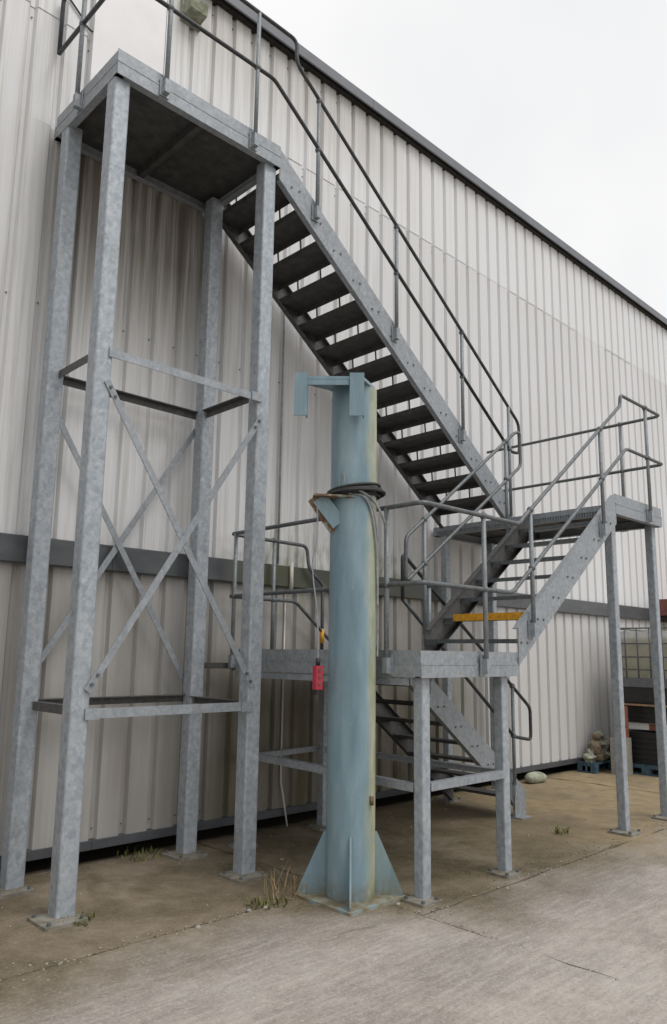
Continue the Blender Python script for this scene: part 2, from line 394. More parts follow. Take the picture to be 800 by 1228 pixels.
# ------------------------------------------------------------------ building
bld = thing('warehouse', 'long warehouse clad in off-white profiled metal sheets with grey roof edge', 'building', (3, 0, 0))
core = MB(); core.box(-14, 27, .09, .30, .16, 8.12); core.box(-14, 27, .30, 20, .10, 8.0)
core.build('wall_core', M['void'], bld)
PER = .2515; NP = 4; SW = PER * NP
def sheet_mesh(name, z0, z1):
    prof = []
    for k in range(NP):
        b = k * PER
        prof += [(b, .036), (b + .034, .036), (b + .050, 0), (b + .2335, 0)]
    prof.append((SW, .036)); prof.append((SW + .03, .0365))
    n = len(prof); vs = [(x, y, z) for z in (z0, z1) for x, y in prof]
    vs += [(x, y + .0012, z) for z in (z0, z1) for x, y in prof]
    fs = [(i, i + 1, n + i + 1, n + i) for i in range(n - 1)] + [(2 * n + i + 1, 2 * n + i, 3 * n + i, 3 * n + i + 1) for i in range(n - 1)]
    fs += [(i + 1, i, 2 * n + i, 2 * n + i + 1) for i in range(n - 1)]
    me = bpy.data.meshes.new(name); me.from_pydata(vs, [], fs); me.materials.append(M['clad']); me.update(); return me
tiers = ((sheet_mesh('sheet_low', .12, 2.30), 0.0), (sheet_mesh('sheet_mid', 2.40, 6.93), -.001), (sheet_mesh('sheet_top', 6.90, 8.16), -.006))
XS = -12 * SW + 3.003 - .02
def scr_mesh(zs):
    mb = MB()
    for k in range(NP):
        for z in zs:
            c = (k * PER + .017, .036, z)
            mb.prism([(c[0] + .0065 * math.cos(a * math.pi / 3), z + .0065 * math.sin(a * math.pi / 3)) for a in range(6)], .026, .0355, 'y')
    me = bpy.data.meshes.new('screws'); me.from_pydata([tuple(v) for v in mb.v], [], mb.f); me.materials.append(M['greyplastic']); return me
scr = (scr_mesh((.26,)), scr_mesh((4.35, 6.80)), scr_mesh((8.0,)))
for i in range(38):
    x = XS + i * SW
    for (me, dy), sm in zip(tiers, scr):
        jx = random.uniform(-.003, .003)
        s_ = link('cladding_sheet', me, Vector((x + jx, dy + random.uniform(-.002, .002), 0)), bld)
        kind(link('screws', sm, Vector((x, dy, 0)), s_), 'stuff')
XL, XR = XS, XS + 38 * SW
# trim band between the two lower lifts of sheeting, in lengths
x = XL
k = 0
while x < XR - .1:
    x1 = min(x + 3.02, XR)
    MB().prism([(.03, 2.475), (-.052, 2.462), (-.058, 2.455), (-.058, 2.262), (-.046, 2.25), (-.046, 2.262), (.03, 2.275)], x, x1 - .004, 'x').build('trim_band', M['band'], bld)
    MB().prism([(.03, .185), (-.018, .176), (-.018, .112), (.012, .102), (.012, .112), (.0, .12), (.0, .16), (.03, .17)], x, x1 - .004, 'x').build('base_flashing', M['flash'], bld)
    MB().prism([(.06, 8.285), (-.10, 8.265), (-.11, 8.255), (-.11, 8.135), (-.098, 8.125), (-.098, 8.245), (.06, 8.262)], x, x1 - .004, 'x').build('roof_edge', M['fascia'], bld)
    MB().prism([(.05, 8.20), (-.06, 8.20), (-.06, 8.115), (.05, 8.115)], x, x1 - .004, 'x').build('eaves_closer', M['void'], bld)
    x = x1; k += 1
MB().add([(XL, -.09, 8.27), (XR, -.09, 8.27), (XR, 10, 9.3), (XL, 10, 9.3), (XL, 20, 8.27), (XR, 20, 8.27), (XL, -.09, 8.2), (XR, -.09, 8.2), (XL, 20, 8.2), (XR, 20, 8.2)],
         [(0, 1, 2, 3), (3, 2, 5, 4), (0, 3, 4, 8, 6), (1, 7, 9, 5, 2), (6, 8, 9, 7), (4, 5, 9, 8), (0, 6, 7, 1)]).build('roof', M['fascia'], bld)
dr = MB().box(2.55, 3.20, -.035, .05, 5.90, 7.90).build('door', M['door'], bld)
MB().box(2.50, 2.546, -.045, .05, 5.90, 7.95).box(3.204, 3.25, -.045, .05, 5.90, 7.95).box(2.546, 3.204, -.045, .05, 7.904, 7.95).build('door_frame', M['door'], dr)

# ------------------------------------------------------------------ staircase
stair = thing('external_staircase', 'galvanised steel external staircase with tall braced tower, landings and tube handrails', 'staircase', (5, -1.2, 0))
def shs(name, x, y, sz, z0, z1, mat, base=.24, off=(0, 0)):
    r = sz * .13; h = sz / 2; pts = []
    for cx_, cy_, a0 in ((h - r, h - r, 0), (-h + r, h - r, 90), (-h + r, -h + r, 180), (h - r, -h + r, 270)):
        for k in range(4):
            a = math.radians(a0 + k * 30); pts.append((x + cx_ + r * math.cos(a), y + cy_ + r * math.sin(a)))
    col = MB().prism(pts, z0, z1).build(name, mat, stair, origin=(x, y, 0))
    b = MB(); bx, by = x + off[0], y + off[1]
    b.box(bx - base / 2, bx + base / 2, by - base / 2, by + base / 2, .0, .018, .01)
    b.build('base_plate', M['soilplate'], col)
    for i in (-1, 1):
        for j in (-1, 1): bolt((bx + i * base * .38, by + j * base * .38, .0175), (0, 0, 1), col, .013, .018)
    return col
def sp():
    t = NT('soiled steel plate'); c = t.ramp(t.noise(12, det=7), [(.35, (.14, .125, .09)), (.6, (.25, .235, .205))]); t.bump(t.noise(40), .3, .005); return t.done(c, .8)
M['soilplate'] = sp()
CA, CB, CC, CD = (2.315, -.97), (2.315, -.20), (3.725, -.20), (3.725, -.97)
for c in (CA, CB, CC, CD): shs('column', c[0], c[1], .128, .018, 5.80, M['galv'], .27, (-.045, -.05))
# braces of the tower
hw = .064
def gal_bar(name, a, b, wd, ht, up=(0, 0, 1), mat='galv2'): return MB().bar(a, b, wd, ht, up).build(name, M[mat], stair)
for z0, yy in ((3.66, -.97 - hw), (1.215, -.97 - hw)):
    MB().angle((CA[0] + .03, yy - .002, z0 + .03), (CD[0] - .03, yy - .002, z0 + .03), .06, .007, (0, 0, -1), (0, 1, 0)).build('tie_angle', M['galv2'], stair)
for z0, yy in ((3.70, -.20 + hw), (1.235, -.20 + hw)):
    MB().angle((CB[0] + .03, yy + .009, z0 + .03), (CC[0] - .03, yy + .009, z0 + .03), .06, .007, (0, 0, -1), (0, -1, 0)).build('tie_angle', M['darkgalv'], stair)
for xx in (CA[0] + .02, CD[0] - .02):
    for z0 in (3.695, 1.225):
        s_ = 1 if xx < 3 else -1
        MB().angle((xx, -.97 + hw, z0 + .03), (xx, -.20 - hw, z0 + .03), .06, .007, (0, 0, -1), (s_, 0, 0)).build('tie_angle', M['darkgalv'], stair)
yF, yR = -.97 - hw - .006, -.20 + hw + .016
for a, b in (((CA[0] + .03, yF, 3.45), (CD[0] - .03, yF, 1.36)), ((CD[0] - .03, yF - .012, 3.50), (CA[0] + .03, yF - .012, 1.36)),
             ((CB[0] + .03, yR, 3.52), (CC[0] - .03, yR, 1.36)), ((CC[0] - .03, yR + .012, 3.58), (CB[0] + .03, yR + .012, 1.40))):
    br = MB().bar(a, b, .048, .008, (0, 1, 0)).build('cross_brace', M['galv2'], stair)
    da = Vector(b) - Vector(a); da.normalize(); s_ = -1 if a[1] < -.5 else 1
    for p in (Vector(a) + da * .05, Vector(b) - da * .05, Vector(a) + da * .12, Vector(b) - da * .12): bolt((p.x, p.y + s_ * .0035, p.z), (0, s_, 0), br)
# small gusset plates where the ties meet the columns
for c in (CA, CD):
    s_ = 1 if c is CA else -1
    for z0 in (3.66, 1.215):
        MB().box(min(c[0] + s_ * .03, c[0] + s_ * .13), max(c[0] + s_ * .03, c[0] + s_ * .13), yF - .008, yF + .003, z0 - .035, z0 + .036).build('gusset', M['galv2'], stair)

def platform(x0, x1, y0, y1, zb, zt, panels, sides, joist=True):
    """deck panels carried by a channel rim with a kick plate standing above it"""
    zm = (zb + zt) / 2; zd = zm + .006
    n = panels
    dk = None
    for i in range(n):
        if x1 - x0 > y1 - y0:
            a, b = x0 + .012 + (x1 - x0 - .024) * i / n, x0 + .012 + (x1 - x0 - .024) * (i + 1) / n
            MB().box(a + .003, b - .003, y0 + .012, y1 - .012, zd - .012, zd).build('deck_panel', M['darksteel'], stair)
            if i: MB().box(a - .025, a + .025, y0 + .012, y1 - .012, zb + .02, zd - .0125).build('joist', M['darksteel'], stair)
        else:
            a, b = y0 + .012 + (y1 - y0 - .024) * i / n, y0 + .012 + (y1 - y0 - .024) * (i + 1) / n
            MB().box(x0 + .012, x1 - .012, a + .003, b - .003, zd - .012, zd).build('deck_panel', M['darksteel'], stair)
            if i: MB().box(x0 + .012, x1 - .012, a - .025, a + .025, zb + .02, zd - .0125).build('joist', M['darksteel'], stair)
    for s_ in sides:
        kick = 'k' in s_; d = s_[0]
        if d == 'f': a = [(y0 - .0, zb), (y0 + .06, zb), (y0 + .06, zb + .008), (y0 + .010, zb + .008), (y0 + .010, zm), (y0, zm)]; pr = ('x', x0, x1)
        if d == 'b': a = [(y1, zb), (y1, zm), (y1 - .010, zm), (y1 - .010, zb + .008), (y1 - .06, zb + .008), (y1 - .06, zb)]; pr = ('x', x0, x1)
        if d == 'l': a = [(x0, zb), (x0, zm), (x0 + .010, zm), (x0 + .010, zb + .008), (x0 + .06, zb + .008), (x0 + .06, zb)]; pr = ('y', y0 + .0105, y1 - .0105)
        if d == 'r': a = [(x1, zb), (x1 - .06, zb), (x1 - .06, zb + .008), (x1 - .010, zb + .008), (x1 - .010, zm), (x1, zm)]; pr = ('y', y0 + .0105, y1 - .0105)
        rim = MB().prism(a, pr[1], pr[2], pr[0]).build('rim_beam', M['galv2'], stair)
        if kick:
            q = MB()
            if d == 'f': q.box(x0, x1, y0 + .006, y0 + .014, zm + .001, zt)
            if d == 'b': q.box(x0, x1, y1 - .014, y1 - .006, zm + .001, zt)
            if d == 'l': q.box(x0 + .006, x0 + .014, y0 + .0145, y1 - .0145, zm + .001, zt)
            if d == 'r': q.box(x1 - .014, x1 - .006, y0 + .0145, y1 - .0145, zm + .001, zt)
            q.build('kick_plate', M['galv2'], rim)
            q = MB()                                       # rolled seam where kick plate sits on the channel
            if d == 'f': q.box(x0 + .001, x1 - .001, y0 - .003, y0 + .005, zm - .006, zm + .006)
            if d == 'l': q.box(x0 - .003, x0 + .005, y0 + .012, y1 - .012, zm - .006, zm + .006)
            if d in 'fl': q.build('seam', M['galv2'], rim)

platform(2.247, 3.806, -1.072, -.012, 5.773, 5.978, 2, ('fk', 'lk', 'b', 'r'))
platform(7.196, 8.288, -2.335, -.03, 3.029, 3.234, 3, ('fk', 'l', 'rk', 'b'))
platform(4.15, 5.365, -2.325, -.15, 1.461, 1.648, 3, ('fk', 'lk', 'r', 'bk'))
tt = MB()                                                 # serrated grating edge below the long landing
for k in range(74): tt.box(7.178, 7.193, -2.30 + k * .03, -2.287 + k * .03, 3.035, 3.075)
tt.box(7.176, 7.1935, -2.31, -.08, 3.075, 3.082)
tt.build('grating_edge', M['galv2'], stair)
# landing legs
LEG = .086
for x_, y_ in ((4.258, -2.235), (5.236, -2.235), (4.258, -.30), (5.236, -.22)): shs('landing_leg', x_, y_, LEG, .018, 1.475, M['galv'], .19, (-.05, -.03))
for x_, y_ in ((7.262, -2.225), (8.215, -2.225), (7.262, -.16), (8.215, -.16)): shs('landing_leg', x_, y_, LEG, .018, 3.04, M['galv'], .24, (-.05, -.03))
MB().angle((4.30, -2.285, .75), (5.20, -2.285, .75), .055, .006, (0, 0, -1), (0, 1, 0)).build('tie_angle', M['galv2'], stair)
MB().angle((4.20, -2.20, .745), (4.20, -.33, .775), .055, .006, (0, 0, -1), (1, 0, 0)).build('tie_angle', M['galv2'], stair)
MB().angle((5.285, -2.20, .745), (5.285, -.25, .745), .055, .006, (0, 0, -1), (-1, 0, 0)).build('tie_angle', M['galv2'], stair)
MB().angle((4.30, -.245, .745), (5.20, -.165, .745), .055, .006, (0, 0, -1), (0, -1, 0)).build('tie_angle', M['galv2'], stair)
MB().bar((3.90, -.055, 1.50), (4.22, -.16, 1.50), .03, .05).build('wall_tie', M['darksteel'], stair)
MB().angle((4.16, -2.2, 1.455), (4.16, -.2, 1.455), .05, .006, (0, 0, -1), (1, 0, 0)).build('tie_angle', M['galv2'], stair)

# flights -----------------------------------------------------------
def tread_mesh(width, depth, name, mat='darksteel', lip=.045, up=0.0):
    mb = MB(); w2 = width / 2
    mb.box(-depth / 2, depth / 2, -w2, w2, -.006, 0)
    mb.box(depth / 2 - .006, depth / 2, -w2, w2, -lip, -.0062)           # nosing lip at the front
    if up: mb.box(-depth / 2, -depth / 2 + .005, -w2, w2, .0002, up)     # upstand at the back
    for a, b in ((-w2, -w2 + .006), (w2 - .006, w2)): mb.box(-.01, depth / 2 - .008, a, b, -.05, -.0062)   # end cleats
    me = bpy.data.meshes.new(name); me.from_pydata([tuple(v) for v in mb.v], [], mb.f); me.materials.append(M[mat]); return me
def flight(xa, za, n_ris, rise, going, yf, yr, sgn, tmesh, rods, top=.075, bot=-.212, ext=(0, 0)):
    """xa, za: upper deck edge; sgn=+1 descends towards +x, -1 towards -x"""
    L = going * (n_ris - 1)
    x0, x1 = xa - sgn * ext[0], xa + sgn * (L + ext[1]); sl = -rise / going
    zz = lambda x_: za + sl * (x_ - xa) * sgn
    sts = []
    for y_, s_ in ((yf, 1), (yr, -1)):
        pts = [(x0, zz(x0) + bot), (x1, max(zz(x1) + bot, .0)), (x1, zz(x1) + top), (x0, zz(x0) + top)]
        if zz(x1) + bot < 0:
            xc = x1 - sgn * (0.0 - (zz(x1) + bot)) / (rise / going)
            pts = [(x0, zz(x0) + bot), (xc, 0.002), (x1, 0.002), (x1, zz(x1) + top), (x0, zz(x0) + top)]
        a, b = (y_, y_ + .010) if s_ > 0 else (y_ - .010, y_)
        st = MB().prism(pts, a, b, 'y')
        # turned-in flanges of the channel
        d = Vector((sgn * going, 0, -rise)).normalized()
        for off in (top - .005, bot + .005):
            if zz(x1) + off < .03: xe = x0 + sgn * (zz(x0) + off - .03) / (rise / going)
            else: xe = x1
            yy = y_ + s_ * (.0105 + .022)
            st.bar((x0, yy, zz(x0) + off), (xe, yy, zz(xe) + off), .044, .008, (0, 0, 1))
        sts.append(st.build('stringer', M['galv2'] if s_ > 0 else M['darkgalv'], stair))
    ym = (yf + yr) / 2
    for i in range(1, n_ris):
        xc = xa + sgn * (going * (i - .5) - .004); zt = za - rise * i
        t = link('tread', tmesh, Vector((xc, ym, zt)), sts[0])
        if sgn < 0: t.rotation_euler = (0, 0, math.pi)
        for dx in (.01, .10): bolt((xc + sgn * dx, yf + .0005, zt - .028), (0, -1, 0), sts[0], .010, .009)
    for i in range(0, n_ris - 1):
        if not rods: break
        xb = xa + sgn * (going * i + .001); zt = za - rise * i
        for fr in rods:
            y_ = yf + (yr - yf) * fr
            MB().bar((xb + sgn * .004, y_, zt - rise + .03), (xb - sgn * .006, y_, zt - .05), .012, .012, (0, 1, 0)).build('riser_rod', M['darksteel'], sts[0])
    return sts
T1 = tread_mesh(.905, .266, 'tread_upper', lip=.055, up=.045); T2 = tread_mesh(.945, .266, 'tread_lower', 'rail', .035); T3 = tread_mesh(.915, .266, 'tread_bottom', up=.02)
f_up = flight(3.806, 5.8815, 14, .1964, .2608, -1.062, -.135, 1, T1, (.33, .68), ext=(0, 0.0))
f_lo = flight(7.196, 3.1375, 8, .1976, .2616, -2.333, -1.364, -1, T2, (), top=.088, bot=-.21, ext=(0, 0.0))
f_bt = flight(5.365, 1.5605, 8, .195, .2608, -1.200, -.260, 1, T3, (), top=.075, bot=-.205, ext=(0, .02))
# yellow warning strip on one tread of the lower flight
MB().box(5.611, 5.6155, -2.27, -1.50, 1.922, 1.985).build('nosing_strip', M['yellow'], f_lo[0])

# handrails ---------------------------------------------------------
RR = .0175
def rail(name, pts, fil=.07, closed=False, r=RR, mat='rail'): return MB().tube(pts, r, 10, closed, fil).build(name, M[mat], stair)
def post(base, z1, parent, side, knobs=()):
    """upright bolted to the face of a beam; side = direction the face looks"""
    x_, y_, z_ = base; q = MB(); q.tube([(x_, y_, z_ - .03), (x_, y_, z1)], .0185, 10)
    p = q.build('post', M['post'], parent)
    b = MB(); sx, sy = side
    c = Vector((x_, y_, z_)) - Vector((sx, sy, 0)) * .014
    if abs(sy): b.box(x_ - .04, x_ + .04, y_ - sy * .03, y_ - sy * .0225, z_ - .075, z_ + .075); b.box(x_ - .022, x_ + .022, y_ - .0225, y_ + .0225, z_ - .06, z_ + .05)
    else: b.box(x_ - sx * .03 if sx > 0 else x_ + .0225, x_ - .0225 if sx > 0 else x_ - sx * .03, y_ - .04, y_ + .04, z_ - .075, z_ + .075); b.box(x_ - .022, x_ + .022, y_ - .022, y_ + .022, z_ - .06, z_ + .05)
    b.build('post_bracket', M['galv2'], p)
    for z in knobs: MB().ball((x_, y_, z), .030, 10, 8).build('tube_clamp', M['rail'], p)
# upper run: platform left side, front, down the upper flight
XL_, YF_ = 2.215, -1.108
zt1, zm1 = 7.085, 6.545
s1 = -.7375
topU = lambda x_: 6.637 + s1 * (x_ - 4.223)
midU = lambda x_: 6.143 + s1 * (x_ - 4.214)
xe = 7.43
up = rail('handrail', [(XL_, -.045, zm1), (XL_, -.045, zt1 - .02), (XL_, -.12, zt1), (XL_, YF_, zt1), (3.925, YF_, zt1), (3.925, YF_, topU(3.925)), (xe, YF_, topU(xe)), (xe, YF_, topU(xe) - .36), (7.25, YF_, midU(7.25))], .075, mat='darkrail')
rail('mid_rail', [(XL_, -.045, zm1 + .003), (XL_, YF_, zm1), (3.675, YF_, zm1), (7.25, YF_, midU(7.25))], .05, mat='darkrail')
for x_, zb in ((2.63, 5.86), (3.49, 5.86)): post((x_, YF_, zb), zt1, up, (0, -1), (zm1,))
post((XL_, -.475, 5.86), zt1, up, (-1, 0), (zm1,))
for x_ in (4.218, 5.30, 6.365): post((x_, YF_ + .01, 5.88 - .753 * (x_ - 3.806) - .045), topU(x_), up, (0, -1), (midU(x_), topU(x_)))
post((7.222, YF_, 3.10), topU(7.222), up, (0, -1), (midU(7.222),))
# right landing: wall end, right side, front, down the lower flight, lower landing front, left side, back
zt2, zm2, zt3, zm3 = 4.295, 3.735, 2.685, 2.115
XRr, YFr, XLr, YBr = 8.325, -2.368, 4.118, -.118
s2 = .752
topL = lambda x_: 2.834 + s2 * (x_ - 5.548)
midL = lambda x_: 2.13 + .7457 * (x_ - 5.26)
lo = rail('handrail', [(XRr, -.06, zt2), (XRr, YFr, zt2), (7.345, YFr, zt2), (7.335, YFr, topL(7.335)), (5.43, YFr, topL(5.43)), (5.36, YFr, zt3), (XLr, YFr, zt3), (XLr, YBr, zt3), (5.06, YBr, zt3 - .01), (5.09, YBr, 2.45), (7.02, YBr, .98)], .07)
rail('mid_rail', [(XRr, -.06, zm2), (XRr, YFr, zm2), (7.42, YFr, zm2), (5.24, YFr, zm3), (XLr, YFr, zm3), (XLr, YBr, zm3), (4.92, YBr, zm3), (7.02, YBr, .50)], .06)
post((7.93, YFr, 3.10), zt2, lo, (0, -1), (zm2, zt2)); post((XRr, -1.90, 3.10), zt2, lo, (1, 0), (zm2, zt2))
post((XRr, -.35, 3.10), zt2, lo, (1, 0), (zm2,))
for x_ in (5.54, 6.855): post((x_, YFr, 3.1375 - .755 * (7.196 - x_) - .05), topL(x_), lo, (0, -1), (midL(x_), topL(x_)))
post((4.86, YFr, 1.545), zt3, lo, (0, -1), (zm3, zt3)); post((XLr, -2.03, 1.545), zt3, lo, (-1, 0), (zm3,))
post((XLr, -.20, 1.545), zt3, lo, (-1, 0), (zm3,)); post((4.64, YBr, 1.545), zt3, lo, (0, 1), (zm3, zt3))
pq = MB().tube([(5.285, YBr, 1.47), (5.285, YBr, 2.30)], .0175, 10).build('post', M['darkrail'], lo)
MB().tube([(5.285, YBr, 1.72), (5.285, YBr, 1.86)], .021, 10).build('yellow_sleeve', M['yellow'], pq)
post((6.0, YBr, 1.02), 1.77, lo, (0, 1), ()); post((6.9, YBr, .36), 1.08, lo, (0, 1), ())
# inner loop rail of the lower flight
yi = -1.33
topI = lambda x_: 2.66 + .745 * (x_ - 5.16)
lp = rail('loop_rail', [(5.155, yi, topI(5.155)), (6.99, yi, topI(6.99)), (7.085, yi, topI(7.02)), (7.085, yi, topI(7.085) - .43), (5.155, yi, topI(5.155) - .40)], .06, True)
for x_ in (5.42, 6.80): post((x_, yi, 3.1375 - .755 * (7.196 - x_) - .05), topI(x_), lp, (0, 1), (topI(x_) - .41, topI(x_)))
# inner rail of the bottom flight, with its end loop
yj = -1.236
topB = lambda x_: 2.295 - .70 * (x_ - 5.55)
midB = lambda x_: 1.86 - .745 * (x_ - 5.55)
bl = rail('loop_rail', [(5.22, yj, midB(5.22)), (5.22, yj, topB(5.22)), (7.285, yj, topB(7.285)), (7.285, yj, topB(7.285) - .33), (6.97, yj, midB(6.97) + .0)], .06, mat='darkrail')
rail('mid_rail', [(5.22, yj, midB(5.22)), (6.97, yj, midB(6.97))], 0, mat='darkrail')
for x_, z0 in ((5.60, 1.33), (6.955, .28)): post((x_, yj, z0), topB(x_), bl, (0, -1), (midB(x_), topB(x_)))
MB().box(6.98, 7.14, -1.22, -1.19, .002, .22).box(6.97, 7.15, -1.30, -1.16, .0, .012).build('foot_plate', M['galv2'], f_bt[0])

# ------------------------------------------------------------------ crane column
PX, PY, PRD = 3.905, -1.895, .168
crane = thing('crane_column', 'pale blue painted steel crane column with gussets on a square base plate', 'column', (PX, PY, 0))
q = MB(); n = 48; zs = [.026, .4, .8, 1.2, 1.6, 2.0, 2.4, 2.8, 3.2, 3.56]
vs = []; fs = []
for z in zs:
    for k in range(n): vs.append((PX + PRD * math.cos(2 * math.pi * k / n), PY + PRD * math.sin(2 * math.pi * k / n), z))
for i in range(len(zs) - 1):
    for k in range(n): fs.append((i * n + k, i * n + (k + 1) % n, (i + 1) * n + (k + 1) % n, (i + 1) * n + k))
q.add(vs, fs, True); q.add([vs[(len(zs) - 1) * n + k] for k in range(n)], [tuple(range(n))])
tube = q.build('tube', M['blue'], crane)
bp = MB().box(PX - .272, PX + .272, PY - .272, PY + .272, .0, .025, .008).build('base_plate', M['plate'], crane)
for a in range(4):
    d = Vector((math.cos(math.pi / 4 + a * math.pi / 2), math.sin(math.pi / 4 + a * math.pi / 2), 0))
    sd_ = Vector((-d.y, d.x, 0)) * .006
    c0 = Vector((PX, PY, 0)); pr = [(PRD - .004, .0255), (.355, .0255), (.355, .05), (PRD + .012, .43), (PRD - .004, .43)]
    vs = [c0 + d * r_ + Vector((0, 0, z_)) + s_ * sd_ for s_ in (-1, 1) for r_, z_ in pr]
    MB().add(vs, [(4, 3, 2, 1, 0), (5, 6, 7, 8, 9)] + [(i, (i + 1) % 5, 5 + (i + 1) % 5, 5 + i) for i in range(5)]).build('gusset', M['blue2'], crane)
# head plate with two hanging brackets
RX = Vector((.70, -.714, 0)); VX = Vector((.714, .70, 0))        # across / away along the yard
hc = Vector((PX, PY, 0))
hp = [hc + RX * a + VX * b for a, b in ((-.43, -.27), (.06, -.27), (.15, -.05), (.15, .17), (-.10, .17), (-.18, -.02), (-.43, -.20))]
nP = len(hp)
MB().add([p + Vector((0, 0, z)) for z in (3.561, 3.582) for p in hp], [tuple(range(nP))[::-1], tuple(range(nP, 2 * nP))] + [(i, (i + 1) % nP, nP + (i + 1) % nP, nP + i) for i in range(nP)]).build('head_plate', M['blue2'], crane)
for a0, w_ in ((-.43, .085), (-.035, .095)):
    p = hc + RX * a0 + VX * -.275
    b = MB()
    b.bar(p + RX * w_ / 2 + Vector((0, 0, 3.285)), p + RX * w_ / 2 + Vector((0, 0, 3.605)), .010, w_, tuple(RX))
    r_ = RX * (w_ + .0) + VX * .035
    b.bar(p + RX * (w_ + .004) + VX * .03 + Vector((0, 0, 3.285)), p + RX * (w_ + .004) + VX * .03 + Vector((0, 0, 3.605)), .010, .07, tuple(VX))
    b.build('hanging_bracket', M['blue2'], crane)
MB().bar(hc + RX * -.345 + VX * -.262 + Vector((0, 0, 3.545)), hc + RX * -.04 + VX * -.262 + Vector((0, 0, 3.545)), .012, .055).build('cross_bar', M['blue2'], crane)
# cable clamp arm, rusted
p0 = hc + RX * -.12 + VX * -.11 + Vector((0, 0, 2.72)); p1 = hc + RX * -.29 + VX * -.14 + Vector((0, 0, 2.725))
ca = MB().bar(p0 + RX * .12, p1, .16, .014); ca.bar(p1 + Vector((0, 0, -.008)), hc + RX * -.13 + VX * -.10 + Vector((0, 0, 2.49)), .09, .012, tuple(VX))
ca.build('clamp_arm', M['rusty'], crane)
MB().bar(p1 + RX * .045 + Vector((0, 0, -.01)) , hc + RX * -.10 + VX * -.13 + Vector((0, 0, 2.53)), .012, .11, (0, 0, 1)).build('arm_web', M['blue2'], crane)
MB().tube([hc + Vector((.02, -PRD - .012, z)) for z in (.62, .68)], .012, 8).build('earth_stud', M['rusty'], crane)
# black flex wound round the column
def ring(r, z, tilt, wob, rad):
    return [hc + Vector(((r + wob * math.sin(3 * a + z * 40)) * math.cos(a), (r + wob * math.sin(3 * a + z * 40)) * math.sin(a), z + tilt * math.cos(a + .9))) for a in [2 * math.pi * k / 40 for k in range(40)]]
coil = thing('cable_coil', 'loops of black flexible cable wound round the blue column', 'cable', hc + Vector((0, 0, 2.74)))
for i, (r, z, tl) in enumerate(((PRD + .014, 2.785, .018), (PRD + .016, 2.765, .03), (PRD + .035, 2.775, .022), (PRD + .018, 2.745, .012), (PRD + .036, 2.752, .034), (PRD + .055, 2.76, .02), (PRD + .02, 2.80, .03))):
    MB().tube(ring(r, z, tl, .004, 0), .0115, 8, True).build('cable_turn', M['rubber'], coil)
pc = MB()
def hang(pts, r, mat, par, nm='cable_end'):
    P = [Vector(p) for p in pts]; out_ = []
    for i in range(len(P) - 1):
        a, b, c, d = P[max(i - 1, 0)], P[i], P[i + 1], P[min(i + 2, len(P) - 1)]
        for k in range(8):
            t = k / 8; out_.append(.5 * ((2 * b) + (c - a) * t + (2 * a - 5 * b + 4 * c - d) * t * t + (3 * b - a - 3 * c + d) * t ** 3))
    out_.append(P[-1]); return MB().tube(out_, r, 8).build(nm, mat, par)
def onp(ang, z, r=PRD + .012):                              # ang: degrees round the column measured from the camera side towards the right
    d = -VX * math.cos(math.radians(ang)) + RX * math.sin(math.radians(ang)); return hc + d * r + Vector((0, 0, z))
hang([onp(-20, 2.755), onp(15, 2.74), onp(42, 2.65), onp(62, 2.45), onp(74, 2.2), onp(80, 1.95)], .008, M['greycable'], coil)
hang([onp(-10, 2.74, PRD + .03), onp(30, 2.72), onp(58, 2.60), onp(76, 2.40), onp(83, 2.1), onp(84, 1.75), onp(80, 1.6)], .007, M['greycable'], coil)
hang([onp(10, 2.76, PRD + .05), onp(50, 2.71), onp(75, 2.60, PRD + .05), onp(95, 2.52, PRD + .07)], .009, M['greycable'], coil)
hang([onp(-35, 2.80), onp(-32, 2.87, PRD + .02), onp(-22, 2.88, PRD + .02), onp(-20, 2.80)], .004, M['greycable'], coil)
# pendant control on its flex, hung from the clamp arm
pend = thing('pendant_control', 'red push-button pendant control hanging on a thin cable beside blue column', 'control', p1 + Vector((0, 0, -1.2)))
hang([p1 + RX * .03 + Vector((0, 0, -.01)), p1 + RX * .035 + Vector((0, 0, -.3)), p1 + RX * .005 + Vector((0, 0, -.5)), p1 + RX * .045 + Vector((0, 0, -.85)), p1 + RX * .055 + Vector((0, 0, -1.15))], .005, M['greycable'], pend, 'flex')
e = p1 + RX * .055 + Vector((0, 0, -1.15))
MB().tube([e + Vector((0, 0, .01)), e + Vector((0, 0, -.04))], .016, 10).build('cable_boot', M['rubber'], pend)
hb = MB().box(e.x - .032, e.x + .032, e.y - .03, e.y + .03, e.z - .20, e.z - .04, .012).build('housing', M['red'], pend)
for k in range(3):
    zz_ = e.z - .07 - k * .045
    MB().tube([(e.x - .01, e.y - .029, zz_), (e.x - .01, e.y - .036, zz_)], .012, 10).build('button', M['redbrown'], hb)
MB().box(e.x - .026, e.x + .026, e.y - .024, e.y + .024, e.z - .235, e.z - .20, .01).build('end_cap', M['black'], pend)

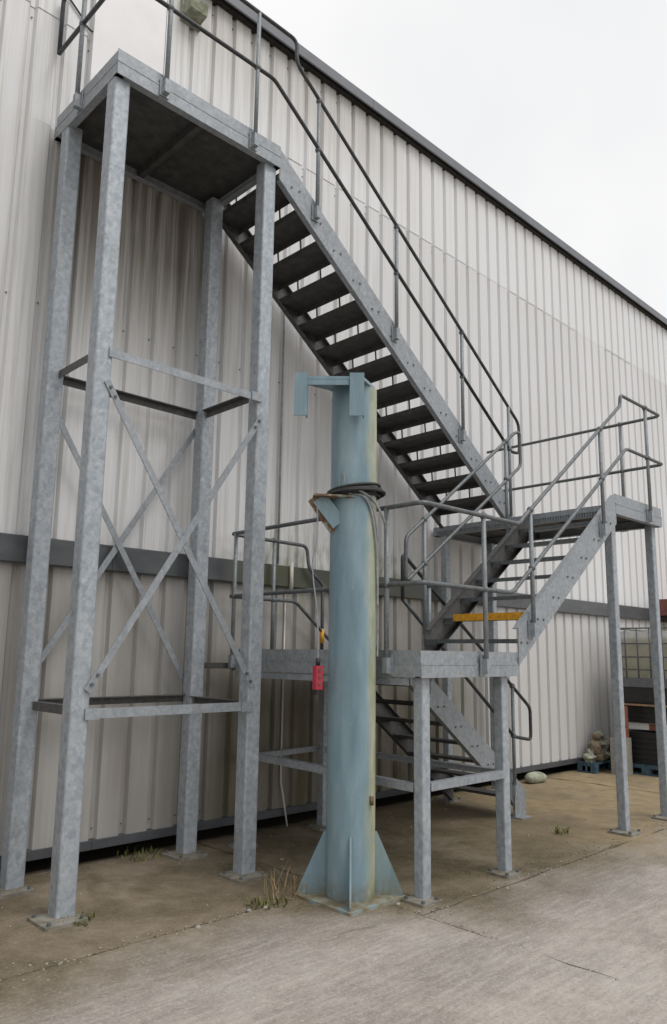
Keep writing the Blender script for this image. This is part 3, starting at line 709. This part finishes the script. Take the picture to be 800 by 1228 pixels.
# ------------------------------------------------------------------ fittings on the wall
lamp = thing('bulkhead_light', 'small grey-green bulkhead light fixed high on the wall by the door', 'light', (3.45, -.03, 7.78))
MB().box(3.36, 3.58, -.05, -.003, 7.66, 7.90, .0).build('back_box', M['mossy'], lamp)
MB().prism([(-.05, 7.70), (-.17, 7.72), (-.19, 7.84), (-.05, 7.88)], 3.375, 3.565, 'x').build('housing', M['mossy'], lamp)
wc = thing('wall_cable', 'black cable hanging loose across the wall above the platform', 'cable', (2.3, -.03, 7.2))
hang([(1.98, -.02, 7.42), (2.10, -.025, 7.25), (2.22, -.02, 7.18), (2.38, -.02, 7.05), (2.44, -.02, 6.98), (2.50, -.02, 6.96), (2.54, -.03, 6.99)], .008, M['rubber'], wc, 'flex')
cd_ = thing('conduit', 'thin white conduit running down the wall behind the lower landing', 'conduit', (4.86, -.03, 0))
MB().tube([(4.88, -.014, 2.20), (4.875, -.014, .42), (4.90, -.03, .28), (4.93, -.06, .02)], .0085, 8, False, .05).build('pipe', M['cap'], cd_)
MB().tube([(4.90, -.075, 2.50), (4.90, -.075, 2.20)], .02, 10).build('sleeve', M['cap'], cd_)
MB().tube([(4.77, -.018, 5.6), (4.77, -.018, 2.48)], .010, 8).build('grey_pipe', M['greycable'], cd_)
cn = thing('door_canopy', 'red-brown painted canopy box projecting from the wall beyond the landing', 'canopy', (13.9, -.5, 2.2))
MB().box(13.25, 15.4, -.95, -.065, 2.34, 2.62).build('box', M['redbrown'], cn); MB().box(13.28, 15.37, -.92, -.065, 2.24, 2.338).build('soffit', M['void'], cn)

# ------------------------------------------------------------------ stacked goods by the wall
def pallet(name, label, x0, x1, y0, y1, z, mat, group=None):
    p = thing(name, label, 'pallet', ((x0 + x1) / 2, (y0 + y1) / 2, z), group)
    nb = 6
    for i in range(nb):
        a = y0 + (y1 - y0) * i / nb; MB().box(x0, x1, a + .01, a + (y1 - y0) / nb - .015, z + .115, z + .137).build('deck_board', mat, p)
    for i in range(3):
        c = x0 + .05 + (x1 - x0 - .1) * i / 2
        for j in range(3):
            d = y0 + .06 + (y1 - y0 - .12) * j / 2; MB().box(c - .05, c + .05, d - .06, d + .06, z + .022, z + .0925).build('block', mat, p)
        MB().box(c - .05, c + .05, y0, y1, z + .093, z + .1145).build('bearer', mat, p); MB().box(c - .05, c + .05, y0, y1, z + .001, z + .0215).build('skid', mat, p)
    return p
pallet('pallet', 'dark blue pallet under the stack of black crates', 10.85, 12.15, -1.35, -.35, 0, M['blueplastic'])
def crate(x0, x1, y0, y1, z0, z1, mat, label, n=5):
    c = thing('crate', label, 'crate', ((x0 + x1) / 2, (y0 + y1) / 2, z0))
    MB().box(x0 + .015, x1 - .015, y0 + .015, y1 - .015, z0, z1 - .004).build('body', mat, c)
    for i in range(n):
        a = z0 + (z1 - z0) * i / n; h = (z1 - z0) / n
        MB().box(x0, x1, y0, y1, a + .002, a + h * .55).build('rib', mat, c)
    return c
crate(10.92, 11.7, -1.30, -.42, .138, .58, M['black'], 'lower black ribbed crate standing on the blue pallet', 6)
crate(11.72, 12.14, -1.28, -.45, .138, .60, M['black'], 'black ribbed crate at the pallet end beyond the lower crate', 6)
crate(10.98, 11.9, -1.30, -.45, .70, .94, M['black'], 'flat black crate beneath the wooden board', 3)
cb = thing('carton', 'white carton lying between the black crates', 'box', (11.4, -.9, .6))
MB().box(11.02, 11.85, -1.29, -.50, .603, .697).build('carton_body', M['whitepl'], cb); MB().box(11.0165, 11.0195, -1.05, -.86, .605, .69).build('tape', M['redbrown'], cb)
bd = MB().box(10.86, 12.2, -1.36, -.40, .943, .965).build('wooden_board', M['wood']); tag(bd, 'weathered brown wooden board laid across the black crates', 'board')
tr = thing('tray', 'dark grey plastic tray between wooden board and wire cage', 'tray', (11.5, -.9, .966))
MB().box(10.94, 12.16, -1.32, -.45, .967, .99).build('tray_base', M['black'], tr)
MB().box(10.92, 12.18, -1.34, -1.31, .991, 1.20).box(10.92, 10.95, -1.31, -.46, .991, 1.20).box(12.15, 12.18, -1.31, -.46, .991, 1.20).box(10.92, 12.18, -.46, -.43, .991, 1.20).build('tray_wall', M['black'], tr)
rk = MB().ball((11.42, -1.20, 1.01), .055, 8, 6, (1.2, 1, .7)).build('stone', M['stone']); tag(rk, 'small pale stone on the dark grey tray', 'stone')
cage = thing('caged_tank', 'milky plastic tank inside a metal wire cage on top of the stack', 'tank', (11.5, -.9, 1.2))
MB().box(10.9, 12.35, -1.36, -.42, 1.203, 1.33).build('cage_base', M['greyplastic'], cage)
MB().box(10.97, 12.28, -1.29, -.50, 1.331, 2.0, .06).build('tank', M['tank'], cage)
for i in range(8):
    x_ = 10.92 + 1.41 * i / 7
    MB().tube([(x_, -1.335, 1.332), (x_, -1.335, 2.04)], .011, 8).build('cage_bar', M['rail'], cage)
    MB().tube([(x_, -.435, 1.332), (x_, -.435, 2.04)], .011, 8).build('cage_bar', M['rail'], cage)
for j in range(1, 5):
    y_ = -1.335 + .9 * j / 5
    for x_ in (10.92, 12.33): MB().tube([(x_, y_, 1.332), (x_, y_, 2.04)], .011, 8).build('cage_bar', M['rail'], cage)
for z_ in (1.45, 1.63, 1.82, 2.04):
    MB().tube([(10.9, -1.355, z_), (12.35, -1.355, z_), (12.35, -.415, z_), (10.9, -.415, z_)], .011, 8, True, .05).build('cage_rail', M['rail'], cage)
pallet('pallet', 'dark blue pallet with lumpy sacks lying on it by the wall', 10.42, 11.6, -.325, -.05, 0, M['blueplastic'])
# terracotta blocks and sacks
for i in range(3):
    b = MB(); z_ = .50 + i * .145; b.box(10.66, 10.80, -.66, -.50, z_, z_ + .14); b = b.build('brick', M['brick'])
    tag(b, ('lowest', 'middle', 'topmost')[i] + ' terracotta block of the short pile beside the black crates', 'brick')
def sack(c, sx, sy, sz, label, mat):
    random.seed(int(c[0] * 100)); q = MB(); q.ball(c, 1, 18, 12, (sx, sy, sz))
    for v in q.v:
        d = (v - Vector(c)); nn = math.sin(d.x * 17 + c[0]) * math.sin(d.y * 21 + 1) * math.cos(d.z * 19)
        v += d * .16 * nn; v.z = max(v.z, c[2] - sz * .78)
    o = q.build('sack', mat); return tag(o, label, 'sack')
random.seed(31)
def rubble(c, r, label, mat):
    q = MB(); q.ball(c, r, 9, 6)
    for v in q.v:
        d = v - Vector(c); v += d * (.35 * math.sin(d.x * 60 + c[0] * 9) * math.cos(d.y * 50 + c[2] * 7) + .25 * math.sin(d.z * 70 + c[1] * 30)); v.y = min(v.y, -.04)
    q.sm = [False] * len(q.sm)
    tag(q.build('rubble_lump', mat), label, 'rubble', 'broken lumps heaped on the small pallet')
RUB = ('greenish mossy lump of rubble heaped on the small pallet by the wall', 'pale stone lump of rubble heaped on the small pallet by the wall', 'brown lump of rubble heaped on the small pallet by the wall')
for i, (x_, z_, r_) in enumerate(((10.50, .20, .07), (10.60, .21, .09), (10.73, .22, .10), (10.88, .22, .10), (11.02, .21, .09), (10.66, .35, .09), (10.80, .37, .10), (10.95, .36, .09), (10.75, .47, .06), (10.90, .49, .07), (11.12, .24, .11))):
    rubble((x_, -.19 + .03 * math.sin(i * 2.3), z_), r_, RUB[i % 3], M[('mossy', 'stone', 'mossy2')[i % 3]])
sb = MB().box(10.62, 10.82, -.68, -.46, .0, .499).build('stone_block', M['stone']); tag(sb, 'rough grey block carrying the short pile of terracotta blocks', 'block')
dm = sack((9.10, -.17, .062), .21, .10, .075, 'flat pale green mossy sack lying at the foot of the wall', M['mossy'])

# ------------------------------------------------------------------ weeds, moss and grit
def blades(name, label, c, n, h, spread, mat, cat='weed', lean=.5, wd=.004):
    random.seed(int(c[0] * 331 + n)); q = MB()
    for i in range(n):
        a = random.uniform(0, 6.28); r = spread * math.sqrt(random.random()) * .4
        b = Vector((c[0] + r * math.cos(a), c[1] + r * math.sin(a), -.01)); hh = h * random.uniform(.4, 1)
        a2 = random.uniform(0, 6.28); ln = lean * random.random() * hh
        tp = b + Vector((math.cos(a2) * ln, math.sin(a2) * ln, hh)); md = b.lerp(tp, .55) + Vector((0, 0, hh * .12))
        w_ = Vector((-math.sin(a2), math.cos(a2), 0)) * wd
        q.add([b - w_, b + w_, md + w_ * .8, md - w_ * .8, tp], [(0, 1, 2, 3), (3, 2, 4)])
    o = q.build(name, mat); return tag(o, label, cat)
blades('grass_tuft', 'tuft of dry straw-coloured grass beside the blue column base', (3.60, -1.56, 0), 55, .21, .42, M['straw'], 'grass', 1.7, .0022)
blades('weed_clump', 'small green weed growing at the dry grass by the slab joint', (3.42, -1.63, 0), 60, .07, .35, M['weed'], 'weed', 1.4, .006)
blades('weed_clump', 'small weed sprouting from a crack between the landing legs', (6.72, -1.88, 0), 30, .10, .16, M['weed'], 'weed', 1.1, .006)
blades('weed_clump', 'low green moss and weed round the foot of the outer tower column', (2.36, -1.10, 0), 70, .05, .28, M['weed'], 'weed', 1.2, .006)
blades('weed_clump', 'low weeds at the wall foot behind the rear tower column', (3.40, -.03, 0), 60, .07, .5, M['weed'], 'weed', 1.2, .006)
random.seed(5)
q = MB()
def pebble(x, y, r, z=0):
    k = random.uniform(.5, 1)
    q.ball((x, y, z + r * .3), r, 6, 4, (1, random.uniform(.6, 1), k * .7))
for i in range(520):
    t = random.random()
    if t < .35: x, y = random.uniform(.5, 4.0), ya + random.gauss(0, .07)
    elif t < .7: x, y = random.uniform(4.0, 9.5), yb + random.gauss(0, .09)
    elif t < .8: x, y = 4.0 + random.gauss(0, .03), random.uniform(-4.2, -1.7)
    else: x, y = random.uniform(1.5, 10), random.uniform(-2.2, -.05)
    pebble(x, y, random.uniform(.003, .011) * (2 if random.random() < .06 else 1))
kind(tag(q.build('grit', M['stone']), 'scattered grit and small stones along the concrete joints', 'grit'), 'stuff')
q = MB()
for i in range(1200):
    t = random.random()
    if t < .32: x, y = random.uniform(.8, 4.0), ya + random.gauss(0, .025)
    elif t < .75: x, y = random.uniform(4.0, 9.0), yb + random.gauss(0, .09) + (.15 if random.random() < .3 else 0)
    elif t < .85: x, y = 4.0 + random.gauss(0, .015), random.uniform(-3.2, -1.7)
    else: x, y = random.uniform(1.5, 9), -.02 - abs(random.gauss(0, .06))
    cl = math.sin(x * 5.1) + math.sin(x * 2.3 + 1)
    if cl < -.2 and random.random() < .8: continue
    r = random.uniform(.0025, .009); q.ball((x, y, 0), r, 6, 4, (random.uniform(.8, 2.2), random.uniform(.7, 1.2), random.uniform(.4, .9)))
kind(tag(q.build('moss_growth', M['moss']), 'patches of moss growing in the concrete joints', 'moss'), 'stuff')
